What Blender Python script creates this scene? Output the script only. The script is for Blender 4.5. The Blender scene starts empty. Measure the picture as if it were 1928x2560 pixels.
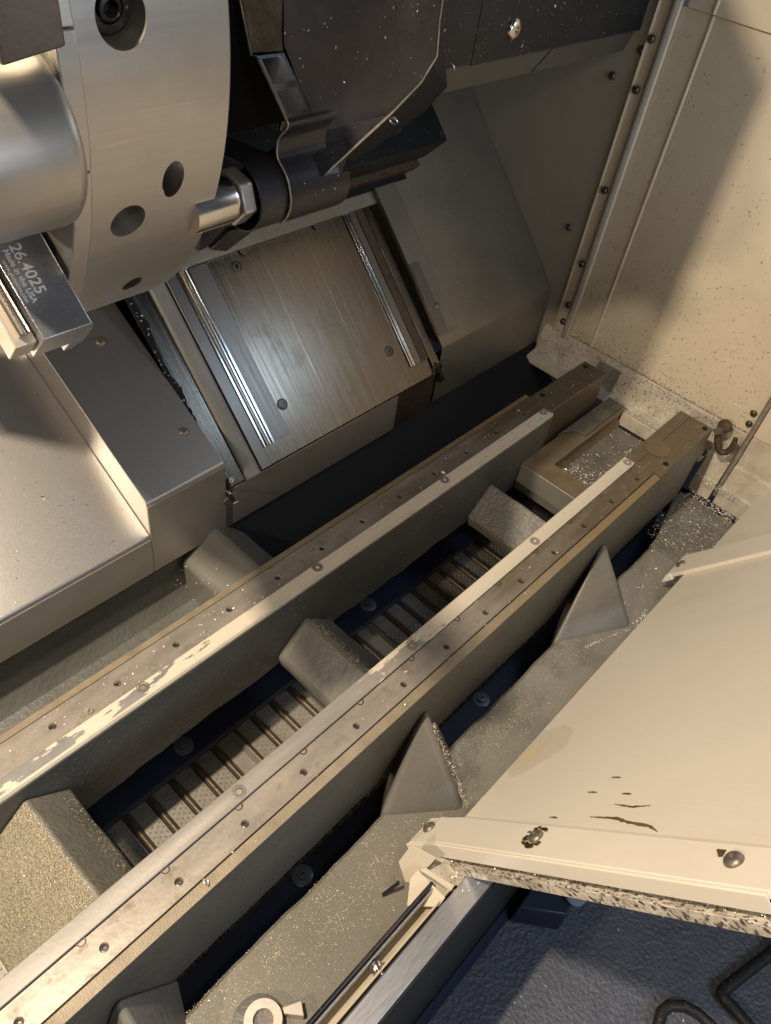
import bpy, bmesh, math, random
from mathutils import Vector, Matrix
random.seed(7)
S = bpy.context.scene
COL = S.collection

# ------------------------------------------------------------------ camera
cam = bpy.data.cameras.new('camera'); co = bpy.data.objects.new('camera', cam); COL.objects.link(co)
RX = Vector((0.67706577, -0.7247435, 0.12778418))
RY = Vector((-0.4591301, -0.55169487, -0.69629902))
RZ = Vector((0.57513607, 0.41277067, -0.70628527))
m = Matrix.Identity(4)
for i in range(3):
    m[i][0] = RX[i]; m[i][1] = -RY[i]; m[i][2] = -RZ[i]; m[i][3] = (0, 0, .75)[i]
co.matrix_world = m
cam.sensor_fit = 'VERTICAL'; cam.sensor_height = 36; cam.lens = 1950/2560*36
cam.clip_start = .01; cam.clip_end = 100
S.camera = co

# ------------------------------------------------------------------ world and lamps
w = bpy.data.worlds.new('World'); S.world = w; w.use_nodes = True
bg = w.node_tree.nodes['Background']
bg.inputs[0].default_value = (.75, .82, 1, 1); bg.inputs[1].default_value = .052
def area(name, loc, target, sx, sy, power, col):
    l = bpy.data.lights.new(name, 'AREA'); l.shape = 'RECTANGLE'; l.size = sx; l.size_y = sy
    l.energy = power; l.color = col
    o = bpy.data.objects.new(name, l); COL.objects.link(o); o.location = loc
    d = Vector(target)-Vector(loc)
    o.rotation_euler = d.to_track_quat('-Z', 'Y').to_euler()
    return o
area('work_lamp', (-.33, .412, 1.6), (-.33, .412, 0), .08, .03, 38, (1, .845, .665)).rotation_euler = (0, 0, 0)   # LED bar over the bed
area('left_lamp', (-1.15, .36, .95), (.6, .36, 0), .06, .05, 12, (1, .845, .665))
area('front_lamp', (-.07, -.2, 1.08), (.4, .45, 0), .06, .06, .9, (1, .86, .66))
area('door_daylight', (1.16, .0, .77), (.62, .68, .09), .24, .18, 1.15, (.5, .72, 1))
area('room_daylight', (.45, -1.35, .75), (.5, .1, -.3), .8, .5, 8, (.70, .82, 1))
S.view_settings.view_transform = 'Standard'; S.view_settings.look = 'None'
S.view_settings.exposure = .1; S.view_settings.gamma = 1

# ------------------------------------------------------------------ materials
def nodes(name):
    M = bpy.data.materials.new(name); M.use_nodes = True
    nt = M.node_tree; b = nt.nodes['Principled BSDF']
    return M, nt, b
def mat(name, col, rough=.5, metal=0, spec=.5, bump=None, var=None, brush=None, rvar=0, layers=(), aniso=0, coat=0):
    """layers: list of (colour, scale3, low, high, detail, rough, metal, axis gradient or None)"""
    M, nt, b = nodes(name); N = nt.nodes; L = nt.links
    tc = N.new('ShaderNodeTexCoord')
    def mapping(sc):
        mp = N.new('ShaderNodeMapping'); mp.inputs['Scale'].default_value = sc if hasattr(sc, '__len__') else (sc,)*3
        L.new(tc.outputs['Object'], mp.inputs[0]); return mp.outputs[0]
    def noise(sc, detail=4, rgh=.6, dist=0):
        n = N.new('ShaderNodeTexNoise'); n.inputs['Scale'].default_value = 1; n.inputs['Detail'].default_value = detail
        n.inputs['Roughness'].default_value = rgh; n.inputs['Distortion'].default_value = dist
        L.new(mapping(sc), n.inputs[0]); return n.outputs[0]
    def ramp(x, lo, hi, a=0., c=1.):
        r = N.new('ShaderNodeMapRange'); L.new(x, r.inputs[0])
        r.inputs[1].default_value = lo; r.inputs[2].default_value = hi; r.inputs[3].default_value = a; r.inputs[4].default_value = c
        return r.outputs[0]
    def mixc(f, a, c):
        x = N.new('ShaderNodeMix'); x.data_type = 'RGBA'; L.new(f, x.inputs[0])
        for v, i in ((a, 6), (c, 7)):
            if hasattr(v, 'is_linked'): L.new(v, x.inputs[i])
            else: x.inputs[i].default_value = (*v, 1)
        return x.outputs[2]
    def mixf(f, a, c):
        x = N.new('ShaderNodeMix'); x.data_type = 'FLOAT'; L.new(f, x.inputs[0])
        for v, i in ((a, 2), (c, 3)):
            if hasattr(v, 'is_linked'): L.new(v, x.inputs[i])
            else: x.inputs[i].default_value = v
        return x.outputs[0]
    c = col; r = rough; mt = metal
    if var:
        f = ramp(noise(var[0], 5), .3, .7)
        c = mixc(f, tuple(v*(1-var[1]) for v in col), tuple(min(1, v*(1+var[1])) for v in col))
    if rvar or brush:
        f = ramp(noise(brush if brush else 30, 6, .7), .25, .75)
        r = mixf(f, max(.05, rough-rvar), min(1, rough+rvar))
        if brush:
            c = mixc(f, tuple(v*.9 for v in col), tuple(min(1, v*1.08) for v in col)) if not var else c
    for ly in layers:
        lc, sc, lo, hi, det, lr, lm = ly[:7]
        f = ramp(noise(sc, det, .65), lo, hi)
        if len(ly) > 7 and ly[7]:                      # keep it within a band of object space
            ax, a0, a1, g0, g1 = (*ly[7], -.3, .3)[:5]
            sp = N.new('ShaderNodeSeparateXYZ'); L.new(tc.outputs['Object'], sp.inputs[0])
            g = ramp(sp.outputs[ax], a0, a1)
            ad = N.new('ShaderNodeMath'); ad.operation = 'ADD'; L.new(noise(sc, det, .65), ad.inputs[0]); L.new(ramp(sp.outputs[ax], a0, a1, g0, g1), ad.inputs[1])
            f = ramp(ad.outputs[0], lo, hi)
        c = mixc(f, c, lc); r = mixf(f, r, lr); mt = mixf(f, mt, lm)
    for v, k in ((c, 'Base Color'), (r, 'Roughness'), (mt, 'Metallic')):
        if hasattr(v, 'is_linked'): L.new(v, b.inputs[k])
        else: b.inputs[k].default_value = (*v, 1) if k == 'Base Color' else v
    b.inputs['Specular IOR Level'].default_value = spec
    b.inputs['Anisotropic'].default_value = aniso
    b.inputs['Coat Weight'].default_value = coat
    if bump:
        hs = noise(bump[0], bump[2] if len(bump) > 2 else 3, .55)
        bn = N.new('ShaderNodeBump'); bn.inputs['Strength'].default_value = bump[1]
        bn.inputs['Distance'].default_value = bump[3] if len(bump) > 3 else .002
        L.new(hs, bn.inputs['Height']); L.new(bn.outputs[0], b.inputs['Normal'])
    return M

STAIN = mat('stainless', (.53, .49, .44), .36, .82, bump=((350, 9, 9), .06, 2), brush=(420, 8, 8), rvar=.07)
STAINX = mat('stainless_cover', (.50, .475, .44), .41, .9, brush=(300, 620, 620), rvar=.03, bump=(900, .05, 2),
             layers=[((.42, .39, .345), (5, 5, 5), .5, .85, 4, .44, .85), ((.72, .66, .56), 500, .70, .74, 2, .4, .5)])
SADDLE = mat('saddle_steel', (.185, .16, .128), .25, 1, brush=(260, 4, 4), rvar=.10, bump=((700, 6, 6), .06, 2),
             layers=[((.13, .105, .07), (5, 5, 5), .5, .75, 5, .42, .8), ((.5, .48, .45), (600, 4, 4), .66, .72, 3, .16, 1)])
OLIVE = mat('oiled_cover', (.24, .215, .165), .42, .55, var=(8, .15), bump=(120, .04, 2),
            layers=[((.5, .46, .38), 260, .72, .76, 2, .4, .6)])
SKIRT = mat('skirt_sheet', (.37, .33, .27), .42, .5, var=(9, .12), bump=(200, .04, 2), brush=(60, 200, 200), rvar=.04)
CHROME = mat('polished_strip', (.62, .62, .62), .16, 1, brush=(900, 3, 3), rvar=.08)
DARKST = mat('dark_strip', (.2, .18, .155), .34, .8, brush=(700, 4, 4), rvar=.1)
WIPER = mat('wiper_bar', (.27, .255, .225), .5, .1, var=((30, 6, 6), .2), bump=(300, .08, 3), layers=[((.07, .06, .05), (90, 14, 14), .66, .74, 4, .6, 0)])
RUBSHADE = mat('black_rubber_shade', (.012, .012, .013), .65, 0, spec=.2)  # black for rubber parts and for panels that stand in for shade
TURR = mat('turret_steel', (.50, .465, .41), .37, .78, brush=(3, 70, 70), rvar=.05, bump=((8, 300, 300), .04, 2), layers=[((.38, .34, .28), 9, .45, .75, 6, .46, .7), ((.62, .57, .5), (4, 160, 160), .66, .72, 3, .3, .8)])
TOOLST = mat('blued_tool_steel', (.42, .42, .43), .28, .85, brush=(40, 40, 40), rvar=.06, bump=(500, .05, 2))
TOOLLT = mat('plain_tool_steel', (.6, .53, .44), .4, .7, bump=(260, .05, 2), var=(40, .12))
BLKOX = mat('black_oxide', (.03, .026, .027), .34, .35, var=(20, .35), bump=(200, .06, 3), layers=[((.5, .45, .4), 330, .75, .78, 1, .35, .7), ((.055, .046, .04), (14, 14, 14), .5, .7, 6, .5, .2)])
BLKPAINT = mat('black_paint', (.014, .015, .015), .45, 0, spec=.3, var=(15, .3), bump=(150, .05, 2), layers=[((.5, .45, .38), 300, .74, .77, 1, .35, .7)])
CAST = mat('cast_olive_paint', (.128, .127, .11), .42, 0, spec=.5, bump=(150, .42, 4, .003), var=(12, .16),
           layers=[((.34, .29, .18), (300, 300, 300), .63, .72, 3, .35, .4)])
CASTSM = mat('cast_smooth_paint', (.175, .166, .142), .38, 0, bump=(120, .22, 4, .003), var=(7, .18),
             layers=[((.42, .35, .2), 260, .66, .73, 3, .3, .5)])
CASTGOLD = mat('cast_gold_residue', (.15, .14, .112), .42, 0, bump=(220, .5, 4, .003), var=(20, .2),
               layers=[((.40, .34, .225), (700, 700, 700), .46, .6, 3, .45, .1, (0, -.384, -.37, .03, -.25))])
CASTRGH = mat('cast_coarse_paint', (.19, .175, .145), .36, 0, bump=((170, 120, 170), 1, 3, .004), var=(12, .12))
SLAB = mat('slab_paint', (.182, .168, .134), .4, 0, bump=(90, .18, 4, .002), var=(6, .12),
           layers=[((.14, .13, .10), 9, .56, .64, 4, .28, 0), ((.44, .37, .23), 800, .60, .68, 2, .4, .2)])
SLABWET = mat('slab_wet_end', (.135, .124, .098), .22, 0, bump=(150, .7, 4, .004), var=(20, .3), coat=.3)
GROUND = mat('ground_rail', (.37, .325, .27), .42, .45, bump=(220, .07, 3), var=((16, 60, 60), .2), rvar=.08,
             layers=[((.135, .102, .062), (2.6, 14, 14), .42, .68, 6, .42, .4, (0, -.1, .7, -.25, .35)), ((.21, .17, .115), 55, .56, .72, 7, .52, .3), ((.5, .46, .4), (6, 500, 500), .68, .74, 2, .35, .6)])
GOLD = mat('oily_ledge', (.29, .235, .16), .5, .25, bump=(700, .45, 3, .001), var=(40, .2),
           layers=[((.23, .16, .075), 40, .4, .7, 3, .5, .2, (0, -.1, .5))])
BLOCKT = mat('oily_block_top', (.19, .145, .085), .4, .2, bump=(220, .15, 3), var=(25, .25))
PEEL = mat('peeling_strip', (.27, .26, .24), .45, .3, bump=(220, .08, 3), var=(50, .15),
           layers=[((.66, .57, .44), (22, 70, 70), .5, .515, 6, .4, 0, (0, -.4, .12, -.085, .28)), ((.24, .2, .15), (40, 160, 160), .62, .75, 6, .5, 0)])
PEELB = mat('peeling_strip_near', (.29, .265, .23), .5, .25, bump=(220, .08, 3), var=((12, 80, 80), .15),
            layers=[((.58, .51, .40), (17, 60, 60), .5, .512, 6, .4, 0, (0, -.12, .24, -.3, .3)), ((.22, .19, .15), (60, 200, 200), .64, .74, 6, .5, .2)])
BEIGE = mat('beige_enamel', (.60, .52, .39), .42, 0, bump=((14, 14, 140), .05, 3), var=(3, .06),
            layers=[((.16, .13, .09), 420, .735, .76, 2, .5, 0)])
WALLB = mat('wall_enamel', (.66, .565, .415), .42, 0, bump=(60, .03, 2), var=(4, .07),
            layers=[((.10, .085, .065), (330, 330, 200), .70, .73, 3, .5, 0), ((.40, .34, .24), 2.5, .5, .75, 4, .5, 0)])
WALLD = mat('wall_dirty_enamel', (.56, .49, .38), .42, 0, bump=(160, .25, 3), var=(9, .1),
            layers=[((.36, .31, .24), (26, 26, 26), .45, .7, 6, .5, 0), ((.09, .075, .06), (430, 430, 430), .62, .68, 4, .5, 0)])
WALLG = mat('wall_olive_panel', (.33, .30, .235), .45, 0, var=(4, .1), bump=(80, .04, 2))
DOOR = mat('door_enamel', (.72, .65, .54), .36, 0, bump=((150, 24, 24), .16, 4, .0012), var=(2.2, .06), rvar=.05,
           layers=[((.64, .565, .455), (5, 2.5, 2.5), .5, .72, 7, .42, 0), ((.30, .24, .17), (500, 260, 260), .745, .765, 2, .5, 0), ((.55, .48, .38), (240, 9, 9), .70, .74, 3, .45, 0)])
DOORF = mat('door_flange_enamel', (.74, .67, .555), .38, 0, bump=(90, .06, 3), var=(5, .06), layers=[((.24, .19, .14), (150, 150, 150), .72, .74, 5, .5, 0)])
DOORP = mat('door_peeling_edge', (.66, .59, .48), .4, 0, bump=(160, .3, 3), layers=[((.42, .36, .28), (90, 60, 60), .45, .6, 6, .5, 0), ((.075, .06, .05), (520, 150, 230), .53, .58, 5, .55, 0)])
NAVY = mat('navy_plate', (.022, .03, .058), .42, 0, var=(9, .25), bump=(90, .04, 2))
BELT = mat('belt_steel', (.40, .365, .31), .42, .45, var=(60, .18), bump=(300, .1, 3))
ROD = mat('rod_steel', (.33, .26, .19), .3, .85, brush=(30, 900, 900), rvar=.08)
BRASSY = mat('roller_steel', (.5, .44, .36), .25, 1)
SCREW = mat('dark_screw', (.13, .115, .1), .38, .8, var=(300, .3))
SCREWR = mat('old_screw', (.26, .225, .18), .45, .7, var=(200, .3))
SHINY = mat('bright_steel', (.66, .62, .56), .2, 1, rvar=.05)
SILVER = mat('silver_bar', (.52, .52, .53), .36, .85, brush=(40, 500, 500), rvar=.06, layers=[((.14, .12, .1), (30, 60, 60), .64, .72, 5, .5, .3)])
FLOOR = mat('navy_floor', (.11, .118, .14), .42, 0, bump=(140, .9, 3, .005), var=(30, .15), layers=[((.4, .36, .3), 420, .74, .77, 1, .3, .4)])
HOSE = mat('black_hose', (.02, .018, .016), .5, 0, bump=(250, .5, 3), layers=[((.3, .25, .17), 190, .64, .7, 4, .6, 0)])
CHIP = mat('steel_chip', (.78, .72, .62), .3, .55)
CHIPG = mat('gold_chip', (.68, .575, .40), .4, .25)
CHIPD = mat('dark_chip', (.10, .085, .065), .45, .3)
PRINT = mat('etched_print', (.62, .62, .62), .55, .2)
RUST = mat('rusty_steel', (.10, .065, .04), .55, .5, var=(160, .4), bump=(260, .4, 4))
STAINM = mat('bare_patch', (.13, .085, .045), .5, 0, var=(90, .3))
YELL = mat('yellow_stain', (.60, .47, .27), .42, 0, var=(30, .1))
GREYST = mat('damp_stain', (.50, .43, .335), .42, 0, var=(30, .06))

# ------------------------------------------------------------------ builders
class MB:
    def __init__(s): s.v = []; s.f = []
    def add(s, vs, fs):
        n = len(s.v); s.v += [tuple(v) for v in vs]; s.f += [tuple(i+n for i in f) for f in fs]; return s
    def box(s, x0, x1, y0, y1, z0, z1):
        return s.add([(x, y, z) for x in (x0, x1) for y in (y0, y1) for z in (z0, z1)],
                     [(0, 1, 3, 2), (4, 6, 7, 5), (0, 4, 5, 1), (2, 3, 7, 6), (0, 2, 6, 4), (1, 5, 7, 3)])
    def prism(s, prof, x0, x1, ax=0):
        """profile of 2-D points swept along an axis: ax 0 profile (y,z), ax 1 profile (x,z), ax 2 profile (x,y)"""
        def P(t, p): return [(t, p[0], p[1]), (p[0], t, p[1]), (p[0], p[1], t)][ax]
        n = len(prof)
        return s.add([P(x0, p) for p in prof]+[P(x1, p) for p in prof],
                     [tuple(range(n))[::-1], tuple(range(n, 2*n))]+[(i, (i+1) % n, n+(i+1) % n, n+i) for i in range(n)])
    def hull(s, a, b):
        """two matching rings of 3-D points"""
        n = len(a)
        return s.add(list(a)+list(b), [tuple(range(n))[::-1], tuple(range(n, 2*n))]+[(i, (i+1) % n, n+(i+1) % n, n+i) for i in range(n)])
    def loft(s, rings, caps=True, closed=True):
        n = len(rings[0]); vs = [p for r in rings for p in r]; fs = []
        for k in range(len(rings)-1):
            for i in range(n if closed else n-1):
                j = (i+1) % n; fs.append((k*n+i, k*n+j, (k+1)*n+j, (k+1)*n+i))
        if caps: fs += [tuple(range(n))[::-1], tuple(range((len(rings)-1)*n, len(rings)*n))]
        return s.add(vs, fs)
    def cyl(s, p0, p1, r0, r1=None, n=24, caps=True):
        return s.tube([p0, p1], [r0, r0 if r1 is None else r1], n, caps)
    def tube(s, pts, rs, n=16, caps=True):
        pts = [Vector(p) for p in pts]
        if not hasattr(rs, '__len__'): rs = [rs]*len(pts)
        rings = []; ref = None
        for i, p in enumerate(pts):
            d = (pts[min(i+1, len(pts)-1)]-pts[max(i-1, 0)]).normalized()
            if ref is None: ref = d.orthogonal().normalized()
            ref = (ref-d*ref.dot(d)).normalized(); b = d.cross(ref)
            rings.append([p+(ref*math.cos(2*math.pi*k/n)+b*math.sin(2*math.pi*k/n))*rs[i] for k in range(n)])
        return s.loft(rings, caps)
    def lathe(s, prof, n=32, o=(0, 0, 0), ax=(0, 0, 1)):
        """profile (r,h) turned about an axis"""
        q = Vector((0, 0, 1)).rotation_difference(Vector(ax)); o = Vector(o)
        return s.loft([[o+q @ Vector((r*math.cos(2*math.pi*k/n), r*math.sin(2*math.pi*k/n), h)) for k in range(n)] for r, h in prof])
    def mesh(s, name, mt, off=(0, 0, 0), smooth=35):
        me = bpy.data.meshes.new(name); o = Vector(off)
        me.from_pydata([Vector(v)-o for v in s.v], [], s.f); me.update()
        bm = bmesh.new(); bm.from_mesh(me); bmesh.ops.recalc_face_normals(bm, faces=bm.faces); bm.to_mesh(me); bm.free()
        if smooth:
            for p in me.polygons: p.use_smooth = True
            me.set_sharp_from_angle(angle=math.radians(smooth))
        me.materials.append(mt); return me
    def build(s, name, mt, parent=None, bevel=0, seg=2, smooth=35, loc=None):
        """loc None: points are world points; else local points with the object put at loc (world)"""
        base = wl(parent) if parent else Vector((0, 0, 0))
        if loc is None:
            me = s.mesh(name, mt, base, smooth); o = bpy.data.objects.new(name, me)
        else:
            me = s.mesh(name, mt, (0, 0, 0), smooth); o = bpy.data.objects.new(name, me); o.location = Vector(loc)-base
        COL.objects.link(o)
        if parent: o.parent = parent
        if bevel:
            b = o.modifiers.new('bevel', 'BEVEL'); b.width = bevel; b.segments = seg; b.limit_method = 'ANGLE'; b.angle_limit = math.radians(30)
            b.harden_normals = False
        return o
def wl(o):
    p = Vector((0, 0, 0))
    while o: p += o.location; o = o.parent
    return p
def tag(o, label=None, cat=None, group=None, kind=None):
    for k, v in (('label', label), ('category', cat), ('group', group), ('kind', kind)):
        if v: o[k] = v
    return o
def thing(name, loc, label, cat, group=None):
    o = bpy.data.objects.new(name, None); o.empty_display_size = .02; COL.objects.link(o); o.location = loc
    return tag(o, label, cat, group)
def inst(name, me, parent, loc, rot=None):
    """a further piece sharing the mesh"""
    o = bpy.data.objects.new(name, me); COL.objects.link(o); o.parent = parent; o.location = Vector(loc)-wl(parent)
    if rot is not None: o.rotation_mode = 'QUATERNION'; o.rotation_quaternion = rot
    return o
def toward(n, up=(0, 0, 1)): return Vector(up).rotation_difference(Vector(n).normalized())
def cut(o, cutter):
    """boolean difference, baked"""
    c = bpy.data.objects.new('cutter', cutter.mesh('cutter', STAIN, wl(o), 0)); COL.objects.link(c); c.location = wl(o)
    c2 = c; b = o.modifiers.new('cut', 'BOOLEAN'); b.operation = 'DIFFERENCE'; b.solver = 'EXACT'; b.object = c2
    bpy.context.view_layer.update()
    dg = bpy.context.evaluated_depsgraph_get()
    me = bpy.data.meshes.new_from_object(o.evaluated_get(dg))
    o.modifiers.clear(); o.data = me
    for p in me.polygons: p.use_smooth = True
    me.set_sharp_from_angle(angle=math.radians(35))
    bpy.data.objects.remove(c2); return o
def wob(x, a=.004, f=40, ph=0):
    return a*(math.sin(x*f+ph)*.5+math.sin(x*f*2.3+ph*1.7+1)*.3+math.sin(x*f*5.1+ph)*.2)
def frange(a, b, st):
    n = max(1, int(round((b-a)/st))); return [a+(b-a)*i/n for i in range(n+1)]

# screw meshes, head up at the origin
def socket_head(r, h, mt, name):
    b = MB(); n = 20
    b.lathe([(r, -.001), (r, h*.8), (r*.86, h), (r*.5, h), (r*.42, h*.35), (.0001, h*.3)], n); return b.mesh(name, mt)
def button_head(r, h, mt, name):
    b = MB(); b.lathe([(r, -.001), (r, h*.15), (r*.9, h*.55), (r*.7, h*.85), (r*.42, h), (r*.34, h*.98), (r*.3, h*.55), (.0001, h*.5)], 24); return b.mesh(name, mt)
def csk_head(r, mt, name):
    b = MB(); b.lathe([(r*1.12, -.0006), (r*1.12, .0004), (r, .0005), (r*.94, -.0009), (r*.8, .0002), (r*.46, .0003), (r*.38, -.0012), (.0001, -.0012)], 24); return b.mesh(name, mt)

# ------------------------------------------------------------------ floor and back wall (setting)
fl = MB().box(-2, 2.5, -2, 1.6, -.60, -.57).build('floor', FLOOR); tag(fl, kind='structure')
bw = MB().box(-1, 1.4, 1.15, 1.17, -.569, 1.0).build('wall', BLKPAINT); tag(bw, kind='structure')

# ------------------------------------------------------------------ machine bed
bed = thing('machine_bed', (.45, .3, -.2), 'olive grey cast machine bed with sloped cross ribs, slots and wet ledges below the rails', 'machine bed')
RIBX = (.07, .444, .842)
def rib(xc, y0, y1, ridge, sh, bot, hw=.047, mt=CASTSM, bev=.006, name='cross_rib', lab=None, lw=None, lsh=None):
    lw = lw or hw; lsh = lsh or sh
    b = MB()
    rings = []
    for y in frange(y0, y1, .012):
        k = lambda s: wob(y+xc*3+s, .0009, 90, s)
        rings.append([(xc-lw+.006, y, bot), (xc-lw+k(1), y, lsh), (xc-lw*.5+k(1), y, (lsh+ridge)/2+.001+k(2)), (xc+k(2), y, ridge), (xc+hw*.5, y, (sh+ridge)/2+.001+k(4)), (xc+hw+k(3), y, sh), (xc+hw-.003, y, bot)])
    b.loft(rings)
    o = b.build(name, mt, bed, bev, 3, 50)
    if lab: o['label'] = lab
    return o
rib(.07, .262, .414, -.024, -.062, -.13, .042, CASTGOLD, .004, lw=.088, lsh=-.105, lab='cross rib thick with golden chip dust')
rib(.444, .262, .414, -.062, -.107, -.13, .047, CASTSM)
rib(.842, .262, .414, -.068, -.113, -.135, .045, CASTRGH, .004, lab='cross rib with coarse bubbled paint')
rib(.445, .474, .612, -.05, -.088, -.17, .05, CASTSM, .007, 'rear_rib')
MB().hull([(.455, .6115, -.068), (1.245, .6115, -.068), (1.245, .512, -.164), (.455, .512, -.164)], [(.455, .609, -.069), (1.245, .609, -.069), (1.245, .508, -.1645), (.455, .508, -.1645)]).build('rear_black_sheet', RUBSHADE, bed)  # flat black sheet laid across the rear trough
def gusset(xc, apex=-.043, lb=.085, foot=.121):
    A = Vector((xc+.002, .217, apex)); L = Vector((xc-.035, .2175, -.159)); B = Vector((xc-lb, .187, -.1605)); F_ = Vector((xc-.002, foot, -.161)); R_ = Vector((xc+.047, .187, -.1605)); W = Vector((xc+.06, .2175, -.157))
    low = Vector((0, 0, -.05)); b = MB()
    vs = [A, L, B, F_, R_, W, L+low, B+low, F_+low, R_+low, W+low]
    b.add(vs, [(0, 2, 3), (0, 1, 2), (0, 3, 4), (0, 4, 5), (1, 6, 7, 2), (2, 7, 8, 3), (3, 8, 9, 4), (4, 9, 10, 5), (0, 5, 10, 6, 1), (6, 10, 9, 8, 7)])
    return b.build('gusset', CASTSM, bed, .008, 4, 60)
gusset(.034, -.052, .03, .10); gusset(.446, -.043, .082); gusset(.856, -.045, .122)
# front ledge with a wavy slot edge, the near strip beyond the slots
rings = []
for x in frange(-.35, 1.03, .012):
    y = .1875+wob(x, .0016, 34, 2)
    rings.append([(x, .0615, -.16), (x, y-.004, -.16), (x, y, -.164), (x, y-.004, -.2), (x, .0615, -.2)])
MB().loft(rings).build('front_ledge', SLAB, bed)
b = MB(); b.loft([[(1.03, .0615, -.1602), (1.03, .188, -.1602), (1.03, .188, -.2), (1.03, .0615, -.2)], [(1.06, .0615, -.1602), (1.06, .19, -.1602), (1.06, .19, -.2), (1.06, .0615, -.2)],
        [(1.17, .0615, -.1602), (1.17, .217, -.1602), (1.17, .217, -.2), (1.17, .0615, -.2)], [(1.2, .0615, -.1602), (1.2, .217, -.1602), (1.2, .217, -.2), (1.2, .0615, -.2)]])
b.build('front_ledge', SLABWET, bed)['label'] = 'wet end of the front ledge heaped with chips'
# rear wall and trough behind the far rail
rings = []
for x in frange(-.4, 1.24, .04):
    rings.append([(x, .614, -.088), (x, .611, -.12), (x, .606, -.145), (x, .592, -.161), (x, .57, -.166), (x, .474, -.166), (x, .474, -.2), (x, .66, -.2), (x, .66, -.088)])
MB().loft(rings).build('rear_trough', CAST, bed)
MB().box(-.4, 1.24, .64, .646, -.087, .0).build('gap_shade_panel', RUBSHADE, bed)  # black panel added behind the skirt gap, standing in for its shadow
# pocket block between the rails at the far end
pk = MB().box(.933, 1.215, .2765, .4135, -.13, -.075).build('pocket_block', BLOCKT, bed)
cb = MB().prism([(.375, -.02), (.376, -.088), (.368, -.1), (.30, -.1), (.262, -.1), (.262, -.02)], .972, 1.3)
cut(pk, cb)
MB().prism([(.3735, -.1), (.369, -.0995), (.3, -.0995), (.278, -.0995), (.278, -.1055), (.3735, -.1055)], .9735, 1.2145).build('pocket_floor', SLABWET, bed)
MB().prism([(.9325, -.13), (.9325, -.0765), (.9305, -.078), (.9305, -.13)], .278, .413, 1).build('block_face', CASTSM, bed, .0005)
# raised curb with a round end left of the channel
prof = [(1.075, .381)]+[(1.058+.019*math.cos(a), .40+.019*math.sin(a)) for a in [math.radians(t) for t in range(20, 181, 16)]]
b = MB(); b.prism([(1.078, .381), (1.077, .392), (1.068, .404), (1.05, .412), (1.035, .4135), (1.21, .4135), (1.21, .383)], -.0752, -.0695, 2)
b.build('channel_curb', SLABWET, bed, .0015)
MB().box(1.194, 1.1985, .306, .3735, -.0994, -.0735).build('slit_plate', WALLD, bed, .0006)
MB().box(1.1865, 1.1938, .310, .3725, -.0994, -.0989).build('slit_gap', RUBSHADE, bed)

# ------------------------------------------------------------------ guide rails
def guide_rail(name, label, y_front, y_back, strip, top, ledge, x_end, zbot, side):
    """side +1: strip on the front edge (far rail); -1: strip on the back edge (near rail)"""
    t = thing(name, (.4, (y_front+y_back)/2, zbot), label, 'guide rail', 'guide rails of the bed')
    rings = []
    for x in frange(-.35, x_end, .011):
        wz = zbot+wob(x, .0035, 26, side)+wob(x, .0015, 120, 3)
        rings.append([(x, y_front+.0004, -.0045), (x, y_front+.0004, wz+.004), (x, y_front+.004, wz), (x, y_back-.003, wz), (x, y_back-.001, -.0045)])
    MB().loft(rings).build('casting_wall', CAST, t, 0, 2, 40)
    g = MB().box(-.35, x_end, *top, -.0044, 0).build('ground_top', GROUND, t)
    return t, g
HOLES_A = [.126+.0747*i for i in range(-5, 12)]
HOLES_B = [.049+.0759*i for i in range(-4, 13)]
plug = MB().lathe([(.0034, 0), (.0034, .0012), (.002, .0016), (.0017, .0006), (.0001, .0005)], 14).mesh('hole_plug', SCREW)
csk = csk_head(.0062, SCREWR, 'strip_screw')
# far rail
ra, g = guide_rail('guide_rail', 'far steel guide rail under the stainless covers, its edge strip shedding white paint', .413, .475, (.4135, .432), (.4325, .4655), (.4655, .475), .99, -.13, 1)
cut(g, [b := MB(), [b.lathe([(.0036, -.006), (.0036, -.0012), (.0044, .0005), (.0044, .002)], 18, (x, .4495-.006*(x-.1), 0)) for x in HOLES_A if x < .98]][0])
for x in HOLES_A:
    if x < .98: inst('hole_plug', plug, ra, (x, .4495-.006*(x-.1), -.0042))
MB().prism([(.4672, -.006), (.4672, -.0012), (.4752, -.0016), (.4752, -.012), (.4672, -.012)], -.35, .995).build('back_ledge', GOLD, ra)
MB().prism([(.4135, -.004), (.4125, .0005), (.4142, .0028), (.4162, .003), (.431, .0028), (.4314, .0024), (.4314, -.004)], -.35, .983).build('edge_strip', PEEL, ra, .0003)
MB().prism([(.4122, -.0042), (.4117, .0002), (.4134, .0032), (.4158, .0034), (.4160, .0027), (.4136, .0022), (.4127, -.0042)], -.35, .984).build('painted_lip', mat('lip_paint', (.60, .53, .41), .42, 0, var=(40, .12)), ra)
for x in (.216-.254, .216, .471, .722, .974): inst('strip_screw', csk, ra, (x, .4255, .003))
tl = MB().box(.99, 1.165, .419, .4655, -.13, .0006).build('rail_tail', GROUND, ra, .0012); tl['label'] = 'dark oily plain end of the rail'
h2 = MB().lathe([(.0045, -.003), (.0045, .0007), (.0001, .0007)], 16).mesh('tail_hole', RUBSHADE)
for x in (1.015, 1.15): inst('tail_hole', h2, ra, (x, .4545, .0004))
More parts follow.
